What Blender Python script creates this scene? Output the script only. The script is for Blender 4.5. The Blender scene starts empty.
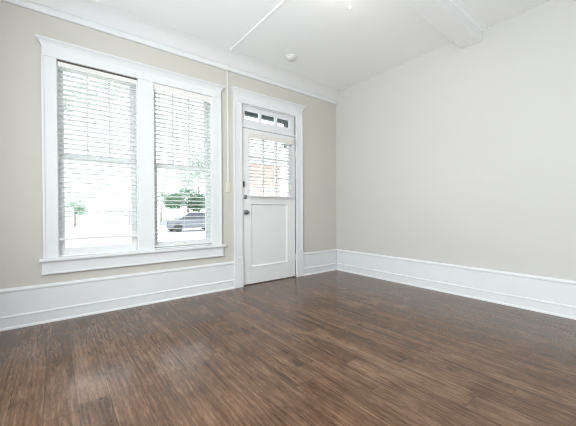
import bpy, bmesh, math, random
from mathutils import Vector, Matrix

random.seed(7)
scene = bpy.context.scene
COL = scene.collection

# ------------------------------------------------------------------ camera
R_AX = Vector((0.78778596, -0.61593672, -0.00390411))
U_AX = Vector((0.00873993, 0.00484024, 0.99995009))
F_AX = Vector((0.61588708, 0.78778076, -0.00919631))
cam_data = bpy.data.cameras.new('camera')
cam_data.sensor_width = 36.0
cam_data.lens = 299.44 * 36.0 / 576.0
cam_data.clip_start = 0.02
cam_data.clip_end = 500
cam = bpy.data.objects.new('camera', cam_data)
COL.objects.link(cam)
m = Matrix.Identity(4)
for i in range(3):
    m[i][0], m[i][1], m[i][2] = R_AX[i], U_AX[i], -F_AX[i]
m[0][3], m[1][3], m[2][3] = -3.731, -3.4578, 1.0
cam.matrix_world = m
scene.camera = cam

# ------------------------------------------------------------------ world, exposure, lights
SKY = 2.5
world = bpy.data.worlds.new('overcast_sky')
scene.world = world
world.use_nodes = True
bg = world.node_tree.nodes['Background']
bg.inputs['Color'].default_value = (0.87, 0.945, 1.0, 1)
bg.inputs['Strength'].default_value = SKY
scene.view_settings.view_transform = 'Standard'
scene.view_settings.look = 'None'
scene.view_settings.exposure = 0.45
scene.view_settings.gamma = 1.0
scene.cycles.filter_width = 1.1
scene.view_settings.use_curve_mapping = False


def area(name, loc, direction, sx, sy, power, color):
    d = bpy.data.lights.new(name, 'AREA')
    d.shape = 'RECTANGLE'
    d.size, d.size_y = sx, sy
    d.energy = power
    d.color = color
    o = bpy.data.objects.new(name, d)
    COL.objects.link(o)
    o.location = loc
    o.rotation_euler = Vector(direction).to_track_quat('-Z', 'Z').to_euler()
    return o


# added area light boosting daylight through the unseen window in the side wall
area('side_daylight_boost', (-4.53, -2.70, 1.52), (1, 0, 0), 3.2, 1.75, 128, (0.91, 0.965, 1.0))


# ------------------------------------------------------------------ materials
def new_mat(name):
    mt = bpy.data.materials.new(name)
    mt.use_nodes = True
    nt = mt.node_tree
    return mt, nt, nt.nodes['Principled BSDF']


def paint(name, col, rough=0.5, var=0.02, scale=3.0, bump=0.0, bscale=150.0, metal=0.0, spec=0.5):
    mt, nt, b = new_mat(name)
    tc = nt.nodes.new('ShaderNodeTexCoord')
    nz = nt.nodes.new('ShaderNodeTexNoise')
    nz.inputs['Scale'].default_value = scale
    nz.inputs['Detail'].default_value = 3
    nt.links.new(tc.outputs['Object'], nz.inputs['Vector'])
    rp = nt.nodes.new('ShaderNodeValToRGB')
    rp.color_ramp.elements[0].position = 0.3
    rp.color_ramp.elements[1].position = 0.7
    rp.color_ramp.elements[0].color = [max(0, c * (1 - var)) for c in col] + [1]
    rp.color_ramp.elements[1].color = [min(1, c * (1 + var)) for c in col] + [1]
    nt.links.new(nz.outputs['Fac'], rp.inputs['Fac'])
    nt.links.new(rp.outputs['Color'], b.inputs['Base Color'])
    b.inputs['Roughness'].default_value = rough
    b.inputs['Metallic'].default_value = metal
    b.inputs['Specular IOR Level'].default_value = spec
    if bump:
        n2 = nt.nodes.new('ShaderNodeTexNoise')
        n2.inputs['Scale'].default_value = bscale
        nt.links.new(tc.outputs['Object'], n2.inputs['Vector'])
        bp = nt.nodes.new('ShaderNodeBump')
        bp.inputs['Strength'].default_value = bump
        bp.inputs['Distance'].default_value = 0.002
        nt.links.new(n2.outputs['Fac'], bp.inputs['Height'])
        nt.links.new(bp.outputs['Normal'], b.inputs['Normal'])
    return mt


def floor_material():
    mt, nt, b = new_mat('wood_plank_floor')
    N, Lk = nt.nodes, nt.links

    def math_(op, a, bb=None, c=None):
        n = N.new('ShaderNodeMath')
        n.operation = op
        for i, v in enumerate((a, bb, c)):
            if v is None:
                continue
            if isinstance(v, (int, float)):
                n.inputs[i].default_value = v
            else:
                Lk.new(v, n.inputs[i])
        return n.outputs[0]

    tc = N.new('ShaderNodeTexCoord')
    sp = N.new('ShaderNodeSeparateXYZ')
    Lk.new(tc.outputs['Object'], sp.inputs[0])
    X, Y = sp.outputs[0], sp.outputs[1]
    W, LEN = 0.14, 1.20
    u = math_('DIVIDE', X, W)
    col = math_('FLOOR', u)
    fu = math_('FRACT', u)
    wn = N.new('ShaderNodeTexWhiteNoise')
    wn.noise_dimensions = '1D'
    Lk.new(col, wn.inputs['W'])
    v = math_('ADD', math_('DIVIDE', Y, LEN), math_('MULTIPLY', wn.outputs['Value'], 7.3))
    row = math_('FLOOR', v)
    fv = math_('FRACT', v)
    cb = N.new('ShaderNodeCombineXYZ')
    Lk.new(col, cb.inputs[0])
    Lk.new(row, cb.inputs[1])
    wp = N.new('ShaderNodeTexWhiteNoise')
    wp.noise_dimensions = '2D'
    Lk.new(cb.outputs[0], wp.inputs['Vector'])
    rnd = wp.outputs['Value']
    # grain coordinates: stretched along the board, shifted per board
    gc = N.new('ShaderNodeCombineXYZ')
    Lk.new(math_('MULTIPLY', X, 13.0), gc.inputs[0])
    Lk.new(math_('ADD', math_('MULTIPLY', Y, 1.0), math_('MULTIPLY', rnd, 40.0)), gc.inputs[1])
    Lk.new(math_('MULTIPLY', rnd, 17.0), gc.inputs[2])
    g1 = N.new('ShaderNodeTexNoise')
    g1.inputs['Scale'].default_value = 1.0
    g1.inputs['Detail'].default_value = 8
    g1.inputs['Roughness'].default_value = 0.72
    g1.inputs['Distortion'].default_value = 1.0
    Lk.new(gc.outputs[0], g1.inputs['Vector'])
    gc2 = N.new('ShaderNodeCombineXYZ')
    Lk.new(math_('MULTIPLY', X, 85.0), gc2.inputs[0])
    Lk.new(math_('ADD', math_('MULTIPLY', Y, 13.0), math_('MULTIPLY', rnd, 90.0)), gc2.inputs[1])
    g2 = N.new('ShaderNodeTexNoise')
    g2.inputs['Scale'].default_value = 1.0
    g2.inputs['Detail'].default_value = 6
    g2.inputs['Roughness'].default_value = 0.7
    g2.inputs['Distortion'].default_value = 0.8
    Lk.new(gc2.outputs[0], g2.inputs['Vector'])
    # smoky blotches
    bl = N.new('ShaderNodeTexNoise')
    bl.inputs['Scale'].default_value = 4.5
    bl.inputs['Detail'].default_value = 3
    Lk.new(tc.outputs['Object'], bl.inputs['Vector'])
    gc3 = N.new('ShaderNodeCombineXYZ')
    Lk.new(math_('ADD', math_('MULTIPLY', X, 9.0), math_('MULTIPLY', rnd, 31.0)), gc3.inputs[0])
    Lk.new(math_('ADD', math_('MULTIPLY', Y, 0.8), math_('MULTIPLY', rnd, 13.0)), gc3.inputs[1])
    wv = N.new('ShaderNodeTexWave')
    wv.bands_direction = 'X'
    wv.inputs['Scale'].default_value = 1.3
    wv.inputs['Distortion'].default_value = 9.0
    wv.inputs['Detail'].default_value = 4.0
    wv.inputs['Detail Scale'].default_value = 1.2
    wv.inputs['Detail Roughness'].default_value = 0.65
    Lk.new(gc3.outputs[0], wv.inputs['Vector'])
    s = math_('ADD', math_('MULTIPLY', g1.outputs['Fac'], 0.48), math_('MULTIPLY', g2.outputs['Fac'], 0.38))
    s = math_('ADD', s, math_('MULTIPLY', math_('SUBTRACT', rnd, 0.5), 0.05))
    s = math_('ADD', s, math_('MULTIPLY', math_('SUBTRACT', bl.outputs['Fac'], 0.5), 0.18))
    s = math_('ADD', s, math_('MULTIPLY', wv.outputs['Fac'], 0.045))
    rp = N.new('ShaderNodeValToRGB')
    cr = rp.color_ramp
    cr.elements[0].position, cr.elements[0].color = 0.27, FLOOR_RAMP[0]
    cr.elements[1].position, cr.elements[1].color = 0.60, FLOOR_RAMP[3]
    e = cr.elements.new(0.37)
    e.color = FLOOR_RAMP[1]
    e = cr.elements.new(0.45)
    e.color = FLOOR_RAMP[2]
    # bevel highlight painted in as a lighter strip along one long board edge
    bev = math_('MULTIPLY', math_('LESS_THAN', fu, 0.05), math_('GREATER_THAN', rnd, 0.35))
    s = math_('ADD', s, math_('MULTIPLY', bev, 0.06))
    Lk.new(s, rp.inputs['Fac'])
    # joints between the boards
    ju = math_('MINIMUM', fu, math_('SUBTRACT', 1.0, fu))
    jv = math_('MINIMUM', fv, math_('SUBTRACT', 1.0, fv))
    j = math_('MAXIMUM', math_('LESS_THAN', ju, 0.014), math_('LESS_THAN', jv, 0.0016))
    mx = N.new('ShaderNodeMixRGB')
    mx.blend_type = 'MULTIPLY'
    Lk.new(math_('MULTIPLY', j, 0.55), mx.inputs['Fac'])
    Lk.new(rp.outputs['Color'], mx.inputs['Color1'])
    mx.inputs['Color2'].default_value = (0.25, 0.2, 0.18, 1)
    Lk.new(mx.outputs['Color'], b.inputs['Base Color'])
    Lk.new(math_('ADD', 0.13, math_('MULTIPLY', g1.outputs['Fac'], 0.10)), b.inputs['Roughness'])
    b.inputs['Specular IOR Level'].default_value = 0.42
    bp = N.new('ShaderNodeBump')
    bp.inputs['Strength'].default_value = 0.15
    bp.inputs['Distance'].default_value = 0.002
    Lk.new(math_('SUBTRACT', g2.outputs['Fac'], j), bp.inputs['Height'])
    Lk.new(bp.outputs['Normal'], b.inputs['Normal'])
    return mt


FLOOR_RAMP = [(0.022, 0.010, 0.005, 1), (0.066, 0.032, 0.016, 1), (0.112, 0.059, 0.032, 1), (0.24, 0.140, 0.083, 1)]


def glass_material(name, tint=(1, 1, 1)):
    mt = bpy.data.materials.new(name)
    mt.use_nodes = True
    nt = mt.node_tree
    nt.nodes.clear()
    out = nt.nodes.new('ShaderNodeOutputMaterial')
    tr = nt.nodes.new('ShaderNodeBsdfTransparent')
    tr.inputs['Color'].default_value = (*tint, 1)
    gl = nt.nodes.new('ShaderNodeBsdfGlossy')
    gl.inputs['Roughness'].default_value = 0.02
    fr = nt.nodes.new('ShaderNodeFresnel')
    fr.inputs['IOR'].default_value = 1.45
    mx = nt.nodes.new('ShaderNodeMixShader')
    nt.links.new(fr.outputs[0], mx.inputs['Fac'])
    nt.links.new(tr.outputs[0], mx.inputs[1])
    nt.links.new(gl.outputs[0], mx.inputs[2])
    nt.links.new(mx.outputs[0], out.inputs['Surface'])
    return mt


def translucent_material(name, col, trans=0.35):
    mt, nt, b = new_mat(name)
    b.inputs['Base Color'].default_value = (*col, 1)
    b.inputs['Roughness'].default_value = 0.4
    tr = nt.nodes.new('ShaderNodeBsdfTranslucent')
    tc = nt.nodes.new('ShaderNodeTexCoord')
    nz = nt.nodes.new('ShaderNodeTexNoise')
    nz.inputs['Scale'].default_value = 6
    nt.links.new(tc.outputs['Object'], nz.inputs['Vector'])
    rp = nt.nodes.new('ShaderNodeValToRGB')
    rp.color_ramp.elements[0].color = [c * 0.95 for c in col] + [1]
    rp.color_ramp.elements[1].color = [min(1, c * 1.04) for c in col] + [1]
    nt.links.new(nz.outputs['Fac'], rp.inputs['Fac'])
    nt.links.new(rp.outputs['Color'], b.inputs['Base Color'])
    nt.links.new(rp.outputs['Color'], tr.inputs['Color'])
    mx = nt.nodes.new('ShaderNodeMixShader')
    mx.inputs['Fac'].default_value = trans
    nt.links.new(b.outputs[0], mx.inputs[1])
    nt.links.new(tr.outputs[0], mx.inputs[2])
    nt.links.new(mx.outputs[0], nt.nodes['Material Output'].inputs['Surface'])
    return mt


def brick_material():
    mt, nt, b = new_mat('red_brick')
    tc = nt.nodes.new('ShaderNodeTexCoord')
    mp = nt.nodes.new('ShaderNodeMapping')
    mp.inputs['Rotation'].default_value = (math.pi / 2, 0, 0)
    br = nt.nodes.new('ShaderNodeTexBrick')
    br.inputs['Scale'].default_value = 2.2
    br.inputs['Color1'].default_value = (0.54, 0.33, 0.27, 1)
    br.inputs['Color2'].default_value = (0.47, 0.27, 0.22, 1)
    br.inputs['Mortar'].default_value = (0.66, 0.60, 0.56, 1)
    nt.links.new(tc.outputs['Object'], mp.inputs['Vector'])
    nt.links.new(mp.outputs[0], br.inputs['Vector'])
    nt.links.new(br.outputs['Color'], b.inputs['Base Color'])
    b.inputs['Roughness'].default_value = 0.85
    return mt


def glow_material(name, col, strength):
    mt, nt, b = new_mat(name)
    b.inputs['Base Color'].default_value = (0.9, 0.88, 0.84, 1)
    b.inputs['Roughness'].default_value = 0.3
    b.inputs['Emission Color'].default_value = (*col, 1)
    b.inputs['Emission Strength'].default_value = strength
    return mt


M = dict(
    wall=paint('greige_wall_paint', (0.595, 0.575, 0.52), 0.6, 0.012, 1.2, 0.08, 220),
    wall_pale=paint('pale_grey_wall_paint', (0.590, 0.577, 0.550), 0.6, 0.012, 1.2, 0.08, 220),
    ceiling=paint('white_ceiling_paint', (0.95, 0.955, 0.955), 0.7, 0.012, 1.5, 0.05, 160),
    cove=paint('shade_toned_cove_white', (0.73, 0.73, 0.725), 0.7, 0.012, 1.5),  # ceiling white toned down to offset the light falling on the cove
    trim=paint('white_gloss_trim_paint', (0.755, 0.77, 0.775), 0.45, 0.012, 4),
    door=paint('white_door_paint', (0.78, 0.785, 0.78), 0.35, 0.012, 5),
    raceway=paint('white_raceway_paint', (0.80, 0.79, 0.75), 0.4, 0.01, 5),
    floor=floor_material(),
    glass=glass_material('window_glass'),
    slat=translucent_material('white_blind_slat', (0.93, 0.94, 0.92), 0.74),
    rail=paint('white_blind_rail', (0.80, 0.80, 0.77), 0.4, 0.01, 6),
    valance=paint('cream_blind_valance', (0.76, 0.74, 0.68), 0.45, 0.01, 6),
    cord=paint('white_cord', (0.75, 0.75, 0.72), 0.7, 0.02, 40),
    plate=paint('cream_switch_plastic', (0.72, 0.69, 0.56), 0.4, 0.01, 8),
    plastic=paint('white_plastic', (0.72, 0.72, 0.71), 0.4, 0.01, 8),
    metal=paint('worn_nickel', (0.30, 0.28, 0.26), 0.28, 0.1, 30, metal=1.0),
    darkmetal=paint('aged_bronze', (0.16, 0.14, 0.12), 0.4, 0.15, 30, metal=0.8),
    black=paint('dark_gap_rubber', (0.03, 0.028, 0.025), 0.7, 0.1, 10),
    threshold=paint('brown_threshold_wood', (0.075, 0.045, 0.032), 0.5, 0.2, 20),
    lamp=glow_material('frosted_lamp_glass', (1.0, 0.93, 0.85), 16.0),
    bead=glow_material('painted_glint_bead', (1.0, 0.97, 0.92), 1.6),  # emission paints the bright glint on the pull bead
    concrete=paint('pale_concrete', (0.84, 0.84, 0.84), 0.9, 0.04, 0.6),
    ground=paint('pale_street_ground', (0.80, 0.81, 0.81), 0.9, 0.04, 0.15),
    green=paint('dark_green_porch_paint', (0.020, 0.050, 0.042), 0.6, 0.25, 14),
    greenwhite=paint('porch_white_paint', (0.7, 0.72, 0.7), 0.5, 0.02, 5),
    carbody=paint('dark_blue_grey_car_paint', (0.16, 0.17, 0.20), 0.3, 0.03, 3),
    carwhite=paint('light_grey_car_plastic', (0.55, 0.56, 0.58), 0.3, 0.03, 3),
    carglass=paint('dark_car_glass', (0.05, 0.055, 0.07), 0.1, 0.03, 3),
    tyre=paint('tyre_rubber', (0.05, 0.05, 0.05), 0.8, 0.1, 20),
    bark=paint('grey_brown_bark', (0.22, 0.18, 0.15), 0.9, 0.25, 12),
    leaf=translucent_material('mid_green_leaf', (0.17, 0.30, 0.18), 0.35),
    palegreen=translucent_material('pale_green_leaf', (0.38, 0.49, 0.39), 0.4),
    brick=brick_material(),
    roof=paint('grey_roof_shingle', (0.55, 0.55, 0.56), 0.9, 0.08, 6),
    iron=paint('grey_iron', (0.20, 0.21, 0.23), 0.6, 0.1, 10),
)


# ------------------------------------------------------------------ helpers
def box(bm, x0, x1, y0, y1, z0, z1, bev=0.0):
    r = bmesh.ops.create_cube(bm, size=1.0)
    vs = r['verts']
    for v in vs:
        v.co = Vector((x0 + (v.co.x + 0.5) * (x1 - x0), y0 + (v.co.y + 0.5) * (y1 - y0), z0 + (v.co.z + 0.5) * (z1 - z0)))
    if bev:
        es = list({e for v in vs for e in v.link_edges})
        bmesh.ops.bevel(bm, geom=es, offset=bev, segments=2, affect='EDGES', profile=0.6)


def prism(bm, pts, axis, a, b):
    """extrude a closed 2D outline along an axis; the two other axes keep their order"""
    def at(p, t):
        return {'x': (t, p[0], p[1]), 'y': (p[0], t, p[1]), 'z': (p[0], p[1], t)}[axis]
    v0 = [bm.verts.new(at(p, a)) for p in pts]
    v1 = [bm.verts.new(at(p, b)) for p in pts]
    n = len(pts)
    for i in range(n):
        bm.faces.new((v0[i], v0[(i + 1) % n], v1[(i + 1) % n], v1[i]))
    bm.faces.new(v0[::-1])
    bm.faces.new(v1)


def lathe(bm, prof, origin, axis=(0, 0, 1), seg=24):
    """prof: (radius, height) pairs along the axis"""
    q = Vector(axis).to_track_quat('Z', 'Y').to_matrix()
    o = Vector(origin)
    rings = []
    for r, h in prof:
        if r < 1e-6:
            rings.append([bm.verts.new(o + q @ Vector((0, 0, h)))])
        else:
            rings.append([bm.verts.new(o + q @ Vector((r * math.cos(2 * math.pi * k / seg), r * math.sin(2 * math.pi * k / seg), h))) for k in range(seg)])
    for A, B in zip(rings, rings[1:]):
        for k in range(seg):
            k2 = (k + 1) % seg
            if len(A) == 1 and len(B) == 1:
                continue
            if len(A) == 1:
                bm.faces.new((A[0], B[k], B[k2]))
            elif len(B) == 1:
                bm.faces.new((A[k], B[0], A[k2]))
            else:
                bm.faces.new((A[k], B[k], B[k2], A[k2]))
    for ring, flip in ((rings[0], True), (rings[-1], False)):
        if len(ring) > 1:
            bm.faces.new(ring[::-1] if flip else ring)


def rod(bm, a, b, r, seg=10):
    a, b = Vector(a), Vector(b)
    lathe(bm, [(r, 0), (r, (b - a).length)], a, b - a, seg)


def build(name, bm, mat, parent=None, smooth=False):
    bmesh.ops.recalc_face_normals(bm, faces=bm.faces)
    me = bpy.data.meshes.new(name)
    bm.to_mesh(me)
    bm.free()
    me.materials.append(mat)
    if smooth:
        for p in me.polygons:
            p.use_smooth = True
        try:
            me.set_sharp_from_angle(angle=math.radians(40))
        except Exception:
            pass
    o = bpy.data.objects.new(name, me)
    COL.objects.link(o)
    if parent is not None:
        o.parent = parent
        o.matrix_parent_inverse = Matrix.Translation(-parent.location)
    return o


def tag(o, label, cat, group=None, kind=None):
    o['label'] = label
    o['category'] = cat
    if group:
        o['group'] = group
    if kind:
        o['kind'] = kind
    return o


def empty(name, loc, label, cat, group=None, kind=None):
    o = bpy.data.objects.new(name, None)
    o.empty_display_size = 0.1
    COL.objects.link(o)
    o.location = loc
    return tag(o, label, cat, group, kind)


B = bmesh.new

# ------------------------------------------------------------------ sizes
H = 2.979                       # ceiling
WY = 0.010                      # inner face of the window wall
WX = 0.008                      # inner face of the right wall
XL, YB = -4.50, -5.0            # unseen side wall and back wall
TH = 0.17

# ------------------------------------------------------------------ room shell
bm = B()
box(bm, XL - 0.2, WX + 0.2, YB - 0.2, WY + TH, -0.12, 0.0)
tag(build('floor', bm, M['floor']), 'dark brown wood plank floor of the empty room', 'floor', kind='structure')

bm = B()
box(bm, XL - 0.2, WX + 0.2, YB - 0.2, WY + TH, H, H + 0.12)
tag(build('ceiling', bm, M['ceiling']), 'white painted flat ceiling above the room', 'ceiling', kind='structure')

# window wall with the paired window opening and the door opening
WO = (-3.704, -2.195, 0.56, 2.440)
DO = (-1.789, -0.873, 0.0, 2.400)
bm = B()
y0, y1 = WY, WY + TH
box(bm, XL - 0.2, WO[0], y0, y1, 0, H)
box(bm, WO[0], WO[1], y0, y1, 0, WO[2])
box(bm, WO[0], WO[1], y0, y1, WO[3], H)
box(bm, WO[1], DO[0], y0, y1, 0, H)
box(bm, DO[0], DO[1], y0, y1, DO[3], H)
box(bm, DO[1], WX + 0.2, y0, y1, 0, H)
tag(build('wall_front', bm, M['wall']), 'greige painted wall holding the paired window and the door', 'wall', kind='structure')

bm = B()
box(bm, WX, WX + 0.2, YB - 0.2, WY, 0, H)
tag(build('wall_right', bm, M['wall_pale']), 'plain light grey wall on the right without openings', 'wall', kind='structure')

bm = B()
o_ = (-4.35, -1.05, 0.6, 2.45)
x0, x1 = XL - 0.2, XL
box(bm, x0, x1, YB, o_[0], 0, H)
box(bm, x0, x1, o_[1], WY, 0, H)
box(bm, x0, x1, o_[0], o_[1], 0, o_[2])
box(bm, x0, x1, o_[0], o_[1], o_[3], H)
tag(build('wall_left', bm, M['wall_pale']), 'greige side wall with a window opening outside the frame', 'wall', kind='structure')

bm = B()
box(bm, XL - 0.2, WX, YB - 0.2, YB, 0, H)
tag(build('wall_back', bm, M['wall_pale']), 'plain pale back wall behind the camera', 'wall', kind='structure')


# baseboards: shoe, lower board, bead, upper board and moulded cap
def base_prof(sign, w):
    p = [(0.0, 0.0), (0.036, 0.0), (0.035, 0.012), (0.028, 0.020), (0.024, 0.021), (0.024, 0.096), (0.029, 0.100), (0.029, 0.108), (0.024, 0.114),
         (0.018, 0.118), (0.018, 0.312), (0.026, 0.318), (0.027, 0.330), (0.021, 0.338), (0.014, 0.346), (0.0, 0.346)]
    return [(w + sign * a, z) for a, z in p]


bm = B()
prism(bm, base_prof(-1, WY), 'x', XL, -1.910)
prism(bm, base_prof(-1, WY), 'x', -0.752, WX)
tag(build('baseboard_front', bm, M['trim']), 'tall white baseboard under the window and beside the door', 'baseboard', kind='structure')
bm = B()
prism(bm, base_prof(-1, WX), 'y', YB, WY - 0.030)
tag(build('baseboard_right', bm, M['trim']), 'tall white baseboard along the plain right wall', 'baseboard', kind='structure')

# crown moulding along the window wall: bead below, wide cove up to the ceiling
crown_low = [(-0.012, 2.765), (-0.020, 2.775), (-0.022, 2.800), (-0.016, 2.822), (-0.006, 2.834)]
crown_up = [(-0.006, 2.836), (-0.010, 2.850), (-0.016, 2.868), (-0.030, 2.905), (-0.050, 2.938), (-0.074, 2.962), (-0.096, 2.974), (-0.100, H)]
cr = empty('trim_1', (-2.2, WY, 2.765), 'white crown moulding between the window wall and the ceiling', 'crown moulding', kind='structure')
bm = B()
prism(bm, [(WY, 2.765)] + crown_low + [(WY, 2.834)], 'x', XL, WX)
build('bead', bm, M['trim'], cr, smooth=True)
bm = B()
prism(bm, [(WY, 2.836)] + crown_up + [(WY, H)], 'x', XL, WX)
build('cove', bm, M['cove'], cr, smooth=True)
crown = [(WY, 2.765)] + crown_low + crown_up + [(WY, H)]

# boxed ceiling beam with small quarter mouldings
beam = empty('trim_2', (WX, -2.07, H), 'white boxed beam crossing the ceiling to the right wall', 'ceiling beam', kind='structure')
bm = B()
box(bm, XL, WX, -2.172, -1.962, 2.858, H, 0.006)
build('beam_box', bm, M['ceiling'], beam)
bm = B()
prism(bm, [(-2.172, H), (-2.206, H), (-2.204, 2.968), (-2.190, 2.955), (-2.172, 2.950)], 'x', XL, WX)
prism(bm, [(-1.962, H), (-1.928, H), (-1.930, 2.968), (-1.944, 2.955), (-1.962, 2.950)], 'x', XL, WX)
build('beam_moulding', bm, M['ceiling'], beam, smooth=True)


# ------------------------------------------------------------------ casings
def flare_cap(bm, x0, x1, z0, z1, face, out):
    """moulded cap with mitred returns: outline grows outwards with height"""
    lv = [(0.0, 0.0), (0.12, 0.10), (0.30, 0.22), (0.55, 0.50), (0.75, 0.85), (0.78, 1.0), (1.0, 1.0)]
    rings = []
    for tz, tp in lv:
        p = out * tp
        z = z0 + (z1 - z0) * tz
        rings.append([bm.verts.new(c) for c in ((x0 - p, WY, z), (x0 - p, face - p, z), (x1 + p, face - p, z), (x1 + p, WY, z))])
    for A, C in zip(rings, rings[1:]):
        for k in range(4):
            bm.faces.new((A[k], A[(k + 1) % 4], C[(k + 1) % 4], C[k]))
    bm.faces.new(rings[0][::-1])
    bm.faces.new(rings[-1])


FACE = -0.012
wt = empty('trim_3', (-2.95, WY, 0.43), 'white moulded casing around the paired window with sill and apron', 'window casing', kind='structure')
bm = B()
for xa, xb, band in ((-3.806, -3.700, -1), (-2.199, -2.088, 1)):
    box(bm, xa, xb, FACE, WY, 0.578, 2.392, 0.003)
    if band < 0:
        box(bm, xa - 0.004, xa + 0.016, FACE - 0.010, WY, 0.578, 2.392, 0.004)
    else:
        box(bm, xb - 0.016, xb + 0.004, FACE - 0.010, WY, 0.578, 2.392, 0.004)
build('side_casing', bm, M['trim'], wt)
bm = B()
box(bm, -3.027, -2.871, FACE, WY + TH, 0.578, 2.43, 0.003)
build('mullion', bm, M['trim'], wt)
bm = B()
box(bm, -3.806, -2.086, FACE - 0.004, WY, 2.388, 2.478, 0.003)
build('frieze', bm, M['trim'], wt)
bm = B()
flare_cap(bm, -3.808, -2.084, 2.474, 2.538, FACE - 0.004, 0.038)
build('cap', bm, M['trim'], wt)
bm = B()
box(bm, -3.838, -2.046, -0.052, WY + 0.06, 0.550, 0.579, 0.008)
build('sill', bm, M['trim'], wt)
bm = B()
box(bm, -3.822, -2.064, FACE - 0.004, WY, 0.432, 0.551, 0.003)
box(bm, -3.822, -2.064, FACE - 0.010, WY, 0.432, 0.448, 0.004)
build('apron', bm, M['trim'], wt)

dt = empty('trim_4', (-1.33, WY, 0.0), 'white moulded casing with plinth blocks around the door', 'door casing', kind='structure')
bm = B()
for xa, xb, s in ((-1.906, -1.787, -1), (-0.875, -0.756, 1)):
    box(bm, xa, xb, FACE, WY, 0.385, 2.402, 0.003)
    if s < 0:
        box(bm, xa - 0.003, xa + 0.017, FACE - 0.010, WY, 0.385, 2.402, 0.004)
    else:
        box(bm, xb - 0.017, xb + 0.003, FACE - 0.010, WY, 0.385, 2.402, 0.004)
build('side_casing', bm, M['trim'], dt)
for xa, xb in ((-1.912, -1.785), (-0.877, -0.750)):
    bm = B()
    box(bm, xa, xb, FACE - 0.013, WY, 0.0, 0.388, 0.004)
    build('plinth_block', bm, M['trim'], dt)
bm = B()
box(bm, -1.906, -0.756, FACE - 0.004, WY, 2.400, 2.500, 0.003)
build('frieze', bm, M['trim'], dt)
bm = B()
flare_cap(bm, -1.908, -0.754, 2.496, 2.566, FACE - 0.004, 0.040)
build('cap', bm, M['trim'], dt)
bm = B()
box(bm, -1.789, -1.771, 0.012, WY + TH, 0, 2.400)
box(bm, -0.866, -0.873, 0.012, WY + TH, 0, 2.400)
box(bm, -1.771, -0.873, 0.012, WY + TH, 2.388, 2.400)
box(bm, -1.771, -0.873, 0.012, WY + TH, 2.096, 2.130, 0.003)      # transom bar
build('jamb', bm, M['trim'], dt)
bm = B()
box(bm, -1.771, -0.873, 0.000, WY + TH, 0.0, 0.006)
build('threshold', bm, M['threshold'], dt)


# ------------------------------------------------------------------ sash windows
def sash_window(name, xa, xb, label):
    w = empty(name, ((xa + xb) / 2, 0.08, 0.58), label, 'window', kind='structure')
    bm = B()
    box(bm, xa, xa + 0.012, WY, WY + TH, 0.579, 2.425)
    box(bm, xb - 0.012, xb, WY, WY + TH, 0.579, 2.425)
    box(bm, xa, xb, WY, WY + TH, 2.425, 2.440)
    build('jamb', bm, M['trim'], w)
    a, b = xa + 0.012, xb - 0.012
    # lower sash, one light
    s = B()
    ya, yb = 0.078, 0.112
    box(s, a, a + 0.045, ya, yb, 0.579, 1.522, 0.003)
    box(s, b - 0.045, b, ya, yb, 0.579, 1.522, 0.003)
    box(s, a + 0.044, b - 0.044, ya + 0.001, yb - 0.001, 0.579, 0.650, 0.002)
    box(s, a + 0.044, b - 0.044, ya + 0.001, yb - 0.001, 1.484, 1.522, 0.002)
    so = build('lower_sash', s, M['trim'], w)
    g = B()
    box(g, a + 0.04, b - 0.04, 0.094, 0.097, 0.64, 1.49)
    build('pane', g, M['glass'], so)
    # upper sash, three lights over one
    s = B()
    ya, yb = 0.116, 0.150
    box(s, a, a + 0.045, ya, yb, 1.500, 2.425, 0.003)
    box(s, b - 0.045, b, ya, yb, 1.500, 2.425, 0.003)
    box(s, a + 0.044, b - 0.044, ya + 0.001, yb - 0.001, 1.500, 1.545, 0.002)
    box(s, a + 0.044, b - 0.044, ya + 0.001, yb - 0.001, 2.382, 2.425, 0.002)
    for k in (1, 2):
        xm = a + 0.045 + (b - a - 0.09) * k / 3
        box(s, xm - 0.009, xm + 0.009, ya + 0.006, yb - 0.004, 1.540, 2.39)
    so = build('upper_sash', s, M['trim'], w)
    g = B()
    box(g, a + 0.04, b - 0.04, 0.132, 0.135, 1.54, 2.39)
    build('pane', g, M['glass'], so)
    return w


sash_window('window_1', -3.704, -3.024, 'sash window on the left of the pair, nearer the side wall')
sash_window('window_2', -2.874, -2.195, 'sash window on the right of the pair, nearer the door')


# ------------------------------------------------------------------ venetian blinds
def slat_mesh(bm, xa, xb, yc, z, width, tilt):
    """one gently cambered slat; positive tilt lowers the room-side edge"""
    n = 5
    top, bot = [], []
    for i in range(n):
        t = i / (n - 1) - 0.5
        y = t * width
        zz = 0.0035 * (1 - (2 * t) ** 2)
        yy = yc + y * math.cos(tilt)
        zc = z + zz + y * math.sin(tilt)
        top.append((yy, zc + 0.0014))
        bot.append((yy, zc - 0.0014))
    prism(bm, top + bot[::-1], 'x', xa, xb)


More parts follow.
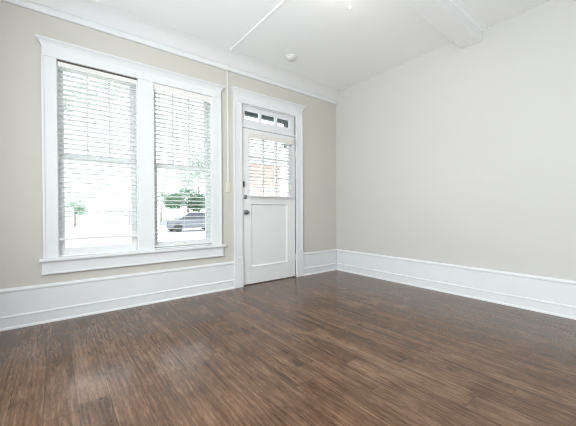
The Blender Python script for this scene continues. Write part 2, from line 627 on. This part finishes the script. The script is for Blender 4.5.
def blind(xa, xb, yc, ztop, zhead, zbot, label, nslat_pitch=0.0455, tilt=0.0, width=0.050, valance=None, cords=(0.12, 0.5, 0.88), rail_mat='rail'):
    t = empty('venetian_blind', ((xa + xb) / 2, yc, zbot), label, 'blind', 'white venetian blinds')
    bm = B()
    if valance:
        box(bm, xa - 0.001, xb + 0.001, yc - 0.034, yc - 0.026, zhead, ztop, 0.002)
        box(bm, xa, xb, yc - 0.024, yc + 0.024, zhead + 0.02, ztop - 0.004, 0.002)
    else:
        box(bm, xa, xb, yc - 0.027, yc + 0.025, zhead, ztop, 0.003)
    build('headrail', bm, M[rail_mat], t)
    bm = B()
    n = int((zhead - zbot - 0.030) / nslat_pitch)
    for k in range(n):
        slat_mesh(bm, xa, xb, yc, zhead - 0.016 - k * nslat_pitch, width, tilt)
    build('slats', bm, M['slat'], t)
    bm = B()
    box(bm, xa, xb, yc - 0.026, yc + 0.026, zbot, zbot + 0.020, 0.004)
    build('bottom_rail', bm, M['rail'], t)
    for c in cords:
        bm = B()
        x = xa + (xb - xa) * c
        for dy in (-width * 0.52, width * 0.52):
            rod(bm, (x, yc + dy, zbot + 0.015), (x, yc + dy, zhead + 0.004), 0.0011, 6)
        build('ladder_cord', bm, M['cord'], t)
    return t


b1 = blind(-3.694, -3.026, 0.034, 2.373, 2.330, 0.728, 'white slatted blind hung a hand above the sill in the window farther from the door', tilt=-0.13)
b2 = blind(-2.868, -2.210, 0.042, 2.388, 2.312, 0.600, 'white slatted blind lowered right down to the sill in the window nearer the door', tilt=-0.13, valance=True)
# end caps of the window blind that sits lowest on the sill
bm = B()
box(bm, -2.870, -2.866, 0.010, 0.070, 0.598, 0.624, 0.001)
build('rail_end_cap', bm, M['iron'], b2)
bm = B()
box(bm, -3.698, -3.022, 0.010, 0.056, 2.373, 2.3935)  # dark strip added as the shadow in the gap around the headrail
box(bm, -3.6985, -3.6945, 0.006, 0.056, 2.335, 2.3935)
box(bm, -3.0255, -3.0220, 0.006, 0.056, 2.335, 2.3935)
mb = build('gap_shade_strip', bm, M['darkmetal'], b1)
mb['label'] = 'dark strip standing in for the shadow gap above the headrail'
# tilt wands
for b_, x in ((b1, -3.625), (b2, -2.800)):
    bm = B()
    rod(bm, (x, 0.004, 1.55), (x, 0.006, 2.330), 0.0035, 8)
    build('tilt_wand', bm, M['cord'], b_)


# ------------------------------------------------------------------ door
door = empty('door_1', (-1.315, 0.04, 0.01), 'white half-glazed door with nine panes over one recessed panel', 'door', kind='structure')
DX0, DX1 = -1.768, -0.875
DY0, DY1 = 0.022, 0.066
GX0, GX1, GZ0, GZ1 = -1.655, -0.992, 1.195, 1.985
PX0, PX1, PZ0, PZ1 = -1.648, -1.014, 0.230, 1.095
bm = B()
box(bm, DX0, GX0, DY0, DY1, 0.012, 2.090, 0.002)
box(bm, GX1, DX1, DY0, DY1, 0.012, 2.090, 0.002)
box(bm, GX0, GX1, DY0, DY1, GZ1, 2.090)
box(bm, GX0, GX1, DY0, DY1, PZ1, GZ0)
box(bm, GX0, GX1, DY0, DY1, 0.012, PZ0)
box(bm, GX0, PX0, DY0, DY1, PZ0, PZ1)
box(bm, PX1, GX1, DY0, DY1, PZ0, PZ1)
build('door_leaf', bm, M['door'], door)
bm = B()
box(bm, PX0 - 0.004, PX1 + 0.004, DY0 + 0.014, DY1 - 0.008, PZ0 - 0.004, PZ1 + 0.004)
fr = [(PX0, PZ0), (PX1, PZ0), (PX1, PZ1), (PX0, PZ1)]
rings = []
for ins, dy in ((0.0, 0.001), (0.0, 0.0), (0.006, -0.004), (0.012, -0.002), (0.018, 0.009), (0.026, 0.015)):
    rings.append([bm.verts.new((px + (ins if px == PX0 else -ins), DY0 + dy, pz + (ins if pz == PZ0 else -ins))) for px, pz in fr])
for A_, C_ in zip(rings, rings[1:]):
    for k in range(4):
        bm.faces.new((A_[k], A_[(k + 1) % 4], C_[(k + 1) % 4], C_[k]))
build('door_panel', bm, M['door'], door)
bm = B()
for k in (1, 2):
    x = GX0 + (GX1 - GX0) * k / 3
    box(bm, x - 0.011, x + 0.011, DY0 + 0.004, DY1 - 0.004, GZ0, GZ1, 0.003)
    z = GZ0 + (GZ1 - GZ0) * k / 3
    box(bm, GX0, GX1, DY0 + 0.006, DY1 - 0.006, z - 0.011, z + 0.011, 0.003)
build('muntin', bm, M['door'], door)
bm = B()
box(bm, GX0, GX1, 0.043, 0.046, GZ0, GZ1)
build('pane', bm, M['glass'], door)
# knob, deadbolt, surface latch, hinges
kn = B()
lathe(kn, [(0.0, 0.0), (0.029, 0.0), (0.030, 0.004), (0.024, 0.008), (0.012, 0.011), (0.011, 0.016), (0.018, 0.020), (0.027, 0.028), (0.029, 0.036), (0.024, 0.045), (0.010, 0.050), (0.0, 0.051)],
      (-1.722, DY0, 0.974), (0, -1, 0))
tag_o = build('door_knob', kn, M['metal'], door, smooth=True)
tag_o['label'] = 'round nickel door knob'
db = B()
lathe(db, [(0.0, 0.0), (0.026, 0.0), (0.026, 0.006), (0.020, 0.012), (0.010, 0.013), (0.0, 0.013)], (-1.728, DY0, 1.178), (0, -1, 0))
dbo = build('deadbolt', db, M['metal'], door, smooth=True)
dbo['label'] = 'round nickel deadbolt with thumb turn'
tt = B()
box(tt, -1.733, -1.723, DY0 - 0.030, DY0 - 0.012, 1.160, 1.196, 0.003)
build('thumb_turn', tt, M['metal'], dbo)
lt = B()
box(lt, -1.768, -1.744, DY0 - 0.020, DY0, 1.312, 1.382, 0.003)
rod(lt, (-1.756, DY0 - 0.026, 1.325), (-1.756, DY0 - 0.026, 1.370), 0.006, 10)
lo = build('surface_latch', lt, M['darkmetal'], door)
lo['label'] = 'small dark metal surface latch'
for z in (0.30, 1.84):
    hb = B()
    rod(hb, (-0.874, 0.006, z - 0.045), (-0.874, 0.006, z + 0.045), 0.007, 12)
    lathe(hb, [(0.0, 0.0), (0.005, 0.004), (0.0, 0.014)], (-0.874, 0.006, z + 0.045), (0, 0, 1), 10)
    lathe(hb, [(0.0, 0.0), (0.005, 0.004), (0.0, 0.014)], (-0.874, 0.006, z - 0.045), (0, 0, -1), 10)
    box(hb, -0.905, -0.874, 0.018, 0.022, z - 0.045, z + 0.045)
    build('hinge', hb, M['trim'] if z > 1 else M['trim'], door, smooth=True)

blind(-1.682, -0.962, DY0 - 0.030, 2.022, 1.962, 1.182, 'short cream-topped slatted blind covering the door glass', tilt=-0.06, valance=True, cords=(0.1, 0.5, 0.9), rail_mat='valance')

# transom window above the door
tw = empty('window_3', (-1.33, 0.05, 2.13), 'narrow three-pane transom window above the door', 'window', kind='structure')
bm = B()
ty0, ty1 = 0.030, 0.064
panes = [(-1.727, -1.497), (-1.461, -1.231), (-1.195, -0.965)]
tz0, tz1 = 2.216, 2.334
box(bm, -1.771, -0.873, ty0, ty1, 2.130, tz0)
box(bm, -1.771, -0.873, ty0, ty1, tz1, 2.388)
xs = [-1.771] + [v for p in panes for v in p] + [-0.873]
for k in range(0, 8, 2):
    box(bm, xs[k], xs[k + 1], ty0, ty1, tz0, tz1)
build('transom_sash', bm, M['trim'], tw)
for pa, pb in panes:
    g = B()
    box(g, pa, pb, 0.046, 0.049, tz0, tz1)
    build('pane', g, M['glass'], tw)

# ------------------------------------------------------------------ wire raceway, switch, detector, lamp
rw = empty('wire_raceway', (-1.988, WY, 1.36), 'thin white surface raceway running down the wall to the switch and across the ceiling', 'raceway')
bm = B()
box(bm, -1.996, -1.980, -0.006, WY, 1.355, 2.766, 0.003)
build('wall_run', bm, M['raceway'], rw)
bm = B()
box(bm, -2.000, -1.976, -0.032, WY, 2.762, 2.838, 0.003)
build('crown_cover', bm, M['raceway'], rw)
bm = B()
box(bm, -2.010, -1.982, -1.955, -0.098, H - 0.007, H, 0.002)
build('ceiling_run', bm, M['ceiling'], rw)

sw = empty('light_switch', (-1.990, WY, 1.23), 'cream light switch plate at the foot of the raceway beside the door', 'light switch')
bm = B()
box(bm, -2.018, -1.962, -0.004, WY, 1.232, 1.356, 0.004)
build('switch_plate', bm, M['plate'], sw)
bm = B()
box(bm, -1.994, -1.986, -0.016, -0.003, 1.287, 1.309, 0.002)
build('toggle', bm, M['plate'], sw)
for z in (1.255, 1.335):
    bm = B()
    lathe(bm, [(0, 0), (0.004, 0), (0.003, 0.0015), (0, 0.002)], (-1.990, -0.0038, z), (0, -1, 0), 10)
    build('screw', bm, M['metal'], sw)

sd = empty('smoke_detector', (-1.301, -0.426, H), 'round white smoke detector on the ceiling near the door', 'smoke detector')
bm = B()
lathe(bm, [(0.0, 0.0), (0.072, 0.0), (0.072, 0.010), (0.066, 0.014)], (-1.301, -0.426, H), (0, 0, -1), 32)
build('mounting_base', bm, M['plastic'], sd, smooth=True)
bm = B()
lathe(bm, [(0.0, 0.012), (0.062, 0.012), (0.060, 0.030), (0.050, 0.038), (0.030, 0.040), (0.026, 0.044), (0.0, 0.045)], (-1.301, -0.426, H), (0, 0, -1), 32)
build('detector_cover', bm, M['plastic'], sd, smooth=True)

LX, LY = -1.83, -1.85
lamp = empty('ceiling_lamp', (LX, LY, H), 'small ceiling lamp beside the beam with only its pull bead in view, glint painted on by emission', 'lamp')
bm = B()
lathe(bm, [(0.0, 0.0), (0.10, 0.0), (0.10, 0.012), (0.06, 0.030), (0.05, 0.050), (0.0, 0.051)], (LX, LY, H), (0, 0, -1), 28)
build('canopy', bm, M['rail'], lamp, smooth=True)
bm = B()
lathe(bm, [(0.05, 0.045), (0.10, 0.055), (0.125, 0.080), (0.12, 0.110), (0.085, 0.145), (0.03, 0.165), (0.0, 0.168)], (LX, LY, H), (0, 0, -1), 32)
build('lamp_shade', bm, M['lamp'], lamp, smooth=True)
bm = B()
rod(bm, (LX, LY, 2.655), (LX, LY, 2.815), 0.0015, 6)
build('pull_chain', bm, M['plastic'], lamp)
bm = B()
lathe(bm, [(0.0, 0.0), (0.006, 0.003), (0.009, 0.010), (0.007, 0.018), (0.0, 0.026)], (LX, LY, 2.633), (0, 0, 1), 14)
build('pull_bead', bm, M['bead'], lamp, smooth=True)

# ------------------------------------------------------------------ outdoors
GZ = -0.60
bm = B()
box(bm, -120, 140, 2.4, 200, GZ - 0.2, GZ)
tag(build('ground', bm, M['ground']), 'pale sunlit street and ground outside the windows', 'ground', kind='structure')
bm = B()
box(bm, -6.0, 2.5, WY + TH + 0.01, 2.4, GZ - 0.2, -0.10, 0.01)
tag(build('porch_floor', bm, M['concrete']), 'pale concrete porch slab outside the door', 'porch floor', kind='structure')

pc = empty('porch_canopy', (-0.3, 0.19, 2.87), 'dark green porch canopy seen through the transom panes', 'canopy')
bm = B()
box(bm, -1.45, 1.15, 0.185, 1.55, 2.90, 2.96)
build('canopy_roof', bm, M['green'], pc)
bm = B()
box(bm, -1.45, 1.15, 1.47, 1.55, 2.80, 2.90, 0.004)
build('front_beam', bm, M['green'], pc)
for k in range(7):
    bm = B()
    x = -1.40 + k * 0.40
    box(bm, x, x + 0.05, 0.185, 1.47, 2.85, 2.90)
    build('rafter', bm, M['green'], pc)
bm = B()
box(bm, 0.07, 0.19, 1.47, 1.55, 2.32, 2.80, 0.004)
build('hanging_bracket', bm, M['green'], pc)


def px_dir(px):
    k = (px - 288) / 299.44
    return F_AX + R_AX * k


def spot(px, Y):
    """ground position straight out through the window at a given depth from the wall"""
    d = px_dir(px)
    t = (Y + 3.4578) / d.y
    return -3.731 + t * d.x, t


def leaf_cloud(bm, c, rx, ry, rz, n, size, rng):
    for _ in range(n):
        while True:
            p = Vector((rng.uniform(-1, 1), rng.uniform(-1, 1), rng.uniform(-1, 1)))
            if 0.35 < p.length < 1:
                break
        p = Vector((c[0] + p.x * rx, c[1] + p.y * ry, c[2] + p.z * rz))
        u = Vector((rng.gauss(0, 1), rng.gauss(0, 1), rng.gauss(0, 1))).normalized()
        w = u.orthogonal().normalized()
        s = size * rng.uniform(0.6, 1.4)
        v = [bm.verts.new(p + u * s), bm.verts.new(p + w * s * 0.5), bm.verts.new(p - u * s), bm.verts.new(p - w * s * 0.5)]
        bm.faces.new(v)


def tree(x, y, trunk_h, r_tr, blobs, nleaf, size, mat, label, seed):
    rng = random.Random(seed)
    t = empty('tree', (x, y, GZ), label, 'tree', 'trees across the street')
    bm = B()
    lathe(bm, [(r_tr * 1.4, 0), (r_tr, 0.3), (r_tr * 0.8, trunk_h * 0.6), (r_tr * 0.5, trunk_h)], (x, y, GZ), (0, 0, 1), 10)
    for bx, by, bz, r in blobs:
        rod(bm, (x, y, GZ + trunk_h * 0.75), (x + bx, y + by, GZ + bz), r_tr * 0.12, 6)
    build('trunk', bm, M['bark'], t, smooth=True)
    bm = B()
    for bx, by, bz, r in blobs:
        leaf_cloud(bm, (x + bx, y + by, GZ + bz), r, r, r * 0.8, nleaf, size, rng)
    build('crown', bm, mat, t)


x, t_ = spot(188, 30)
tree(x, 30, 2.4, 0.16, [(-1.6, 0, 2.6, 1.1), (0, 0.4, 3.2, 1.4), (1.7, 0.2, 2.7, 1.2), (0.8, -.3, 2.2, 0.9)], 1300, 0.13, M['leaf'], 'broad green tree standing behind the parked car', 1)
x, t_ = spot(199, 36)
tree(x, 36, 5.0, 0.2, [(-1.5, 0, 6.2, 1.8), (1.2, 0.5, 7.0, 2.0), (0, 0, 8.6, 1.7), (2.6, 0, 5.5, 1.3)], 1100, 0.14, M['palegreen'], 'tall pale tree rising above the broad green tree', 2)
x, t_ = spot(161, 26)
tree(x, 26, 2.2, 0.10, [(0, 0, 2.7, 0.55), (0.2, 0, 3.2, 0.4)], 200, 0.08, M['palegreen'], 'slender young tree to one side of the parked car', 3)
x, t_ = spot(75, 34)
tree(x, 34, 1.7, 0.10, [(-0.5, 0, 1.9, 0.8), (0.4, 0, 2.4, 0.8), (0.5, 0.2, 1.6, 0.6)], 500, 0.09, M['palegreen'], 'small rounded tree seen low through the window farther from the door', 4)
x, t_ = spot(146, 14)
tree(x, 14, 5.2, 0.10, [(-3.6, 0, 6.6, 0.6), (-2.7, 0.4, 7.3, 0.7), (-1.4, 0.3, 7.9, 0.7), (0.2, 0, 8.6, 0.8)], 260, 0.09, M['palegreen'], 'thin leaning tree with sparse leaves spreading high across the window farther from the door', 5)

# parked car, side on, behind the window nearer the door
CX, CT = spot(192, 20.0)
CY = 20.0
car = empty('parked_car', (CX, CY, GZ), 'dark blue-grey car parked across the street', 'car')


def car_pt(px, py, pz):
    return (CX + px, CY + py, GZ + pz)


bm = B()
side = [(-2.15, 0.30), (-2.2, 0.55), (-2.12, 0.86), (-1.2, 0.94), (1.75, 0.96), (2.15, 0.86), (2.22, 0.55), (2.12, 0.30)]
v0 = [bm.verts.new(car_pt(a, -0.86, b)) for a, b in side]
v1 = [bm.verts.new(car_pt(a, 0.86, b)) for a, b in side]
n = len(side)
for i in range(n):
    bm.faces.new((v0[i], v0[(i + 1) % n], v1[(i + 1) % n], v1[i]))
bm.faces.new(v0[::-1])
bm.faces.new(v1)
bmesh.ops.bevel(bm, geom=list(bm.edges), offset=0.06, segments=2, affect='EDGES')
build('body', bm, M['carbody'], car, smooth=True)
bm = B()
low = [(-1.25, -0.78), (1.85, -0.78), (1.85, 0.78), (-1.25, 0.78)]
top = [(-0.45, -0.62), (1.45, -0.62), (1.45, 0.62), (-0.45, 0.62)]
a = [bm.verts.new(car_pt(p, q, 0.93)) for p, q in low]
b = [bm.verts.new(car_pt(p, q, 1.42)) for p, q in top]
for i in range(4):
    bm.faces.new((a[i], a[(i + 1) % 4], b[(i + 1) % 4], b[i]))
bm.faces.new(a[::-1])
bm.faces.new(b)
build('cabin_glass', bm, M['carglass'], car)
bm = B()
a = [bm.verts.new(car_pt(p * 1.02, q * 1.02, 1.40)) for p, q in top]
b = [bm.verts.new(car_pt(p * 0.92, q * 0.9, 1.46)) for p, q in top]
for i in range(4):
    bm.faces.new((a[i], a[(i + 1) % 4], b[(i + 1) % 4], b[i]))
bm.faces.new(a[::-1])
bm.faces.new(b)
build('roof_panel', bm, M['carbody'], car)
for p in (-2.21, 2.13):
    bm = B()
    box(bm, *(CX + p, CX + p + 0.08), CY - 0.8, CY + 0.8, GZ + 0.34, GZ + 0.50, 0.02)
    build('bumper', bm, M['carwhite'], car)
for p in (-1.35, 1.35):
    for q in (-0.80, 0.80):
        bm = B()
        s = -1 if q < 0 else 1
        lathe(bm, [(0, -0.10), (0.30, -0.10), (0.33, -0.06), (0.33, 0.06), (0.30, 0.10), (0.20, 0.105), (0.18, 0.085), (0, 0.085)], car_pt(p, q, 0.33), (0, s, 0), 24)
        build('wheel', bm, M['tyre'], car, smooth=True)

# iron fence panel far off in the window farther from the door
x, t_ = spot(120, 36)
fe = empty('iron_fence', (x, 36, GZ), 'grey iron fence panel across the street', 'fence')
bm = B()
for z in (0.25, 1.05, 1.45):
    box(bm, x - 1.4, x + 1.4, 35.97, 36.03, GZ + z, GZ + z + 0.06)
build('rail', bm, M['iron'], fe)
for k in range(8):
    bm = B()
    xx = x - 1.4 + k * 0.4
    box(bm, xx - 0.04, xx + 0.04, 35.95, 36.05, GZ, GZ + 1.65, 0.01)
    build('picket', bm, M['iron'], fe)

# red brick house seen through the door blind
x, t_ = spot(262, 18)
hx0, hx1 = x - 2.2, x + 1.9
hs = empty('brick_house', (x, 18, GZ), 'red brick house seen through the door blind', 'house')
bm = B()
box(bm, hx0, hx1, 18, 24, GZ, 4.9)
build('wall', bm, M['brick'], hs)
bm = B()
prism(bm, [(hx0 - 0.4, 4.9), (hx1 + 0.4, 4.9), ((hx0 + hx1) / 2, 6.3)], 'y', 17.6, 24.4)
build('roof', bm, M['roof'], hs)
for wx in (hx0 + 0.7, hx1 - 1.7):
    bm = B()
    box(bm, wx, wx + 1.0, 17.93, 18.02, 1.2, 2.9, 0.02)
    wf = build('window_frame', bm, M['greenwhite'], hs)
    bm = B()
    box(bm, wx + 0.1, wx + 0.9, 17.91, 17.95, 1.3, 2.8)
    build('pane', bm, M['carwhite'], wf)
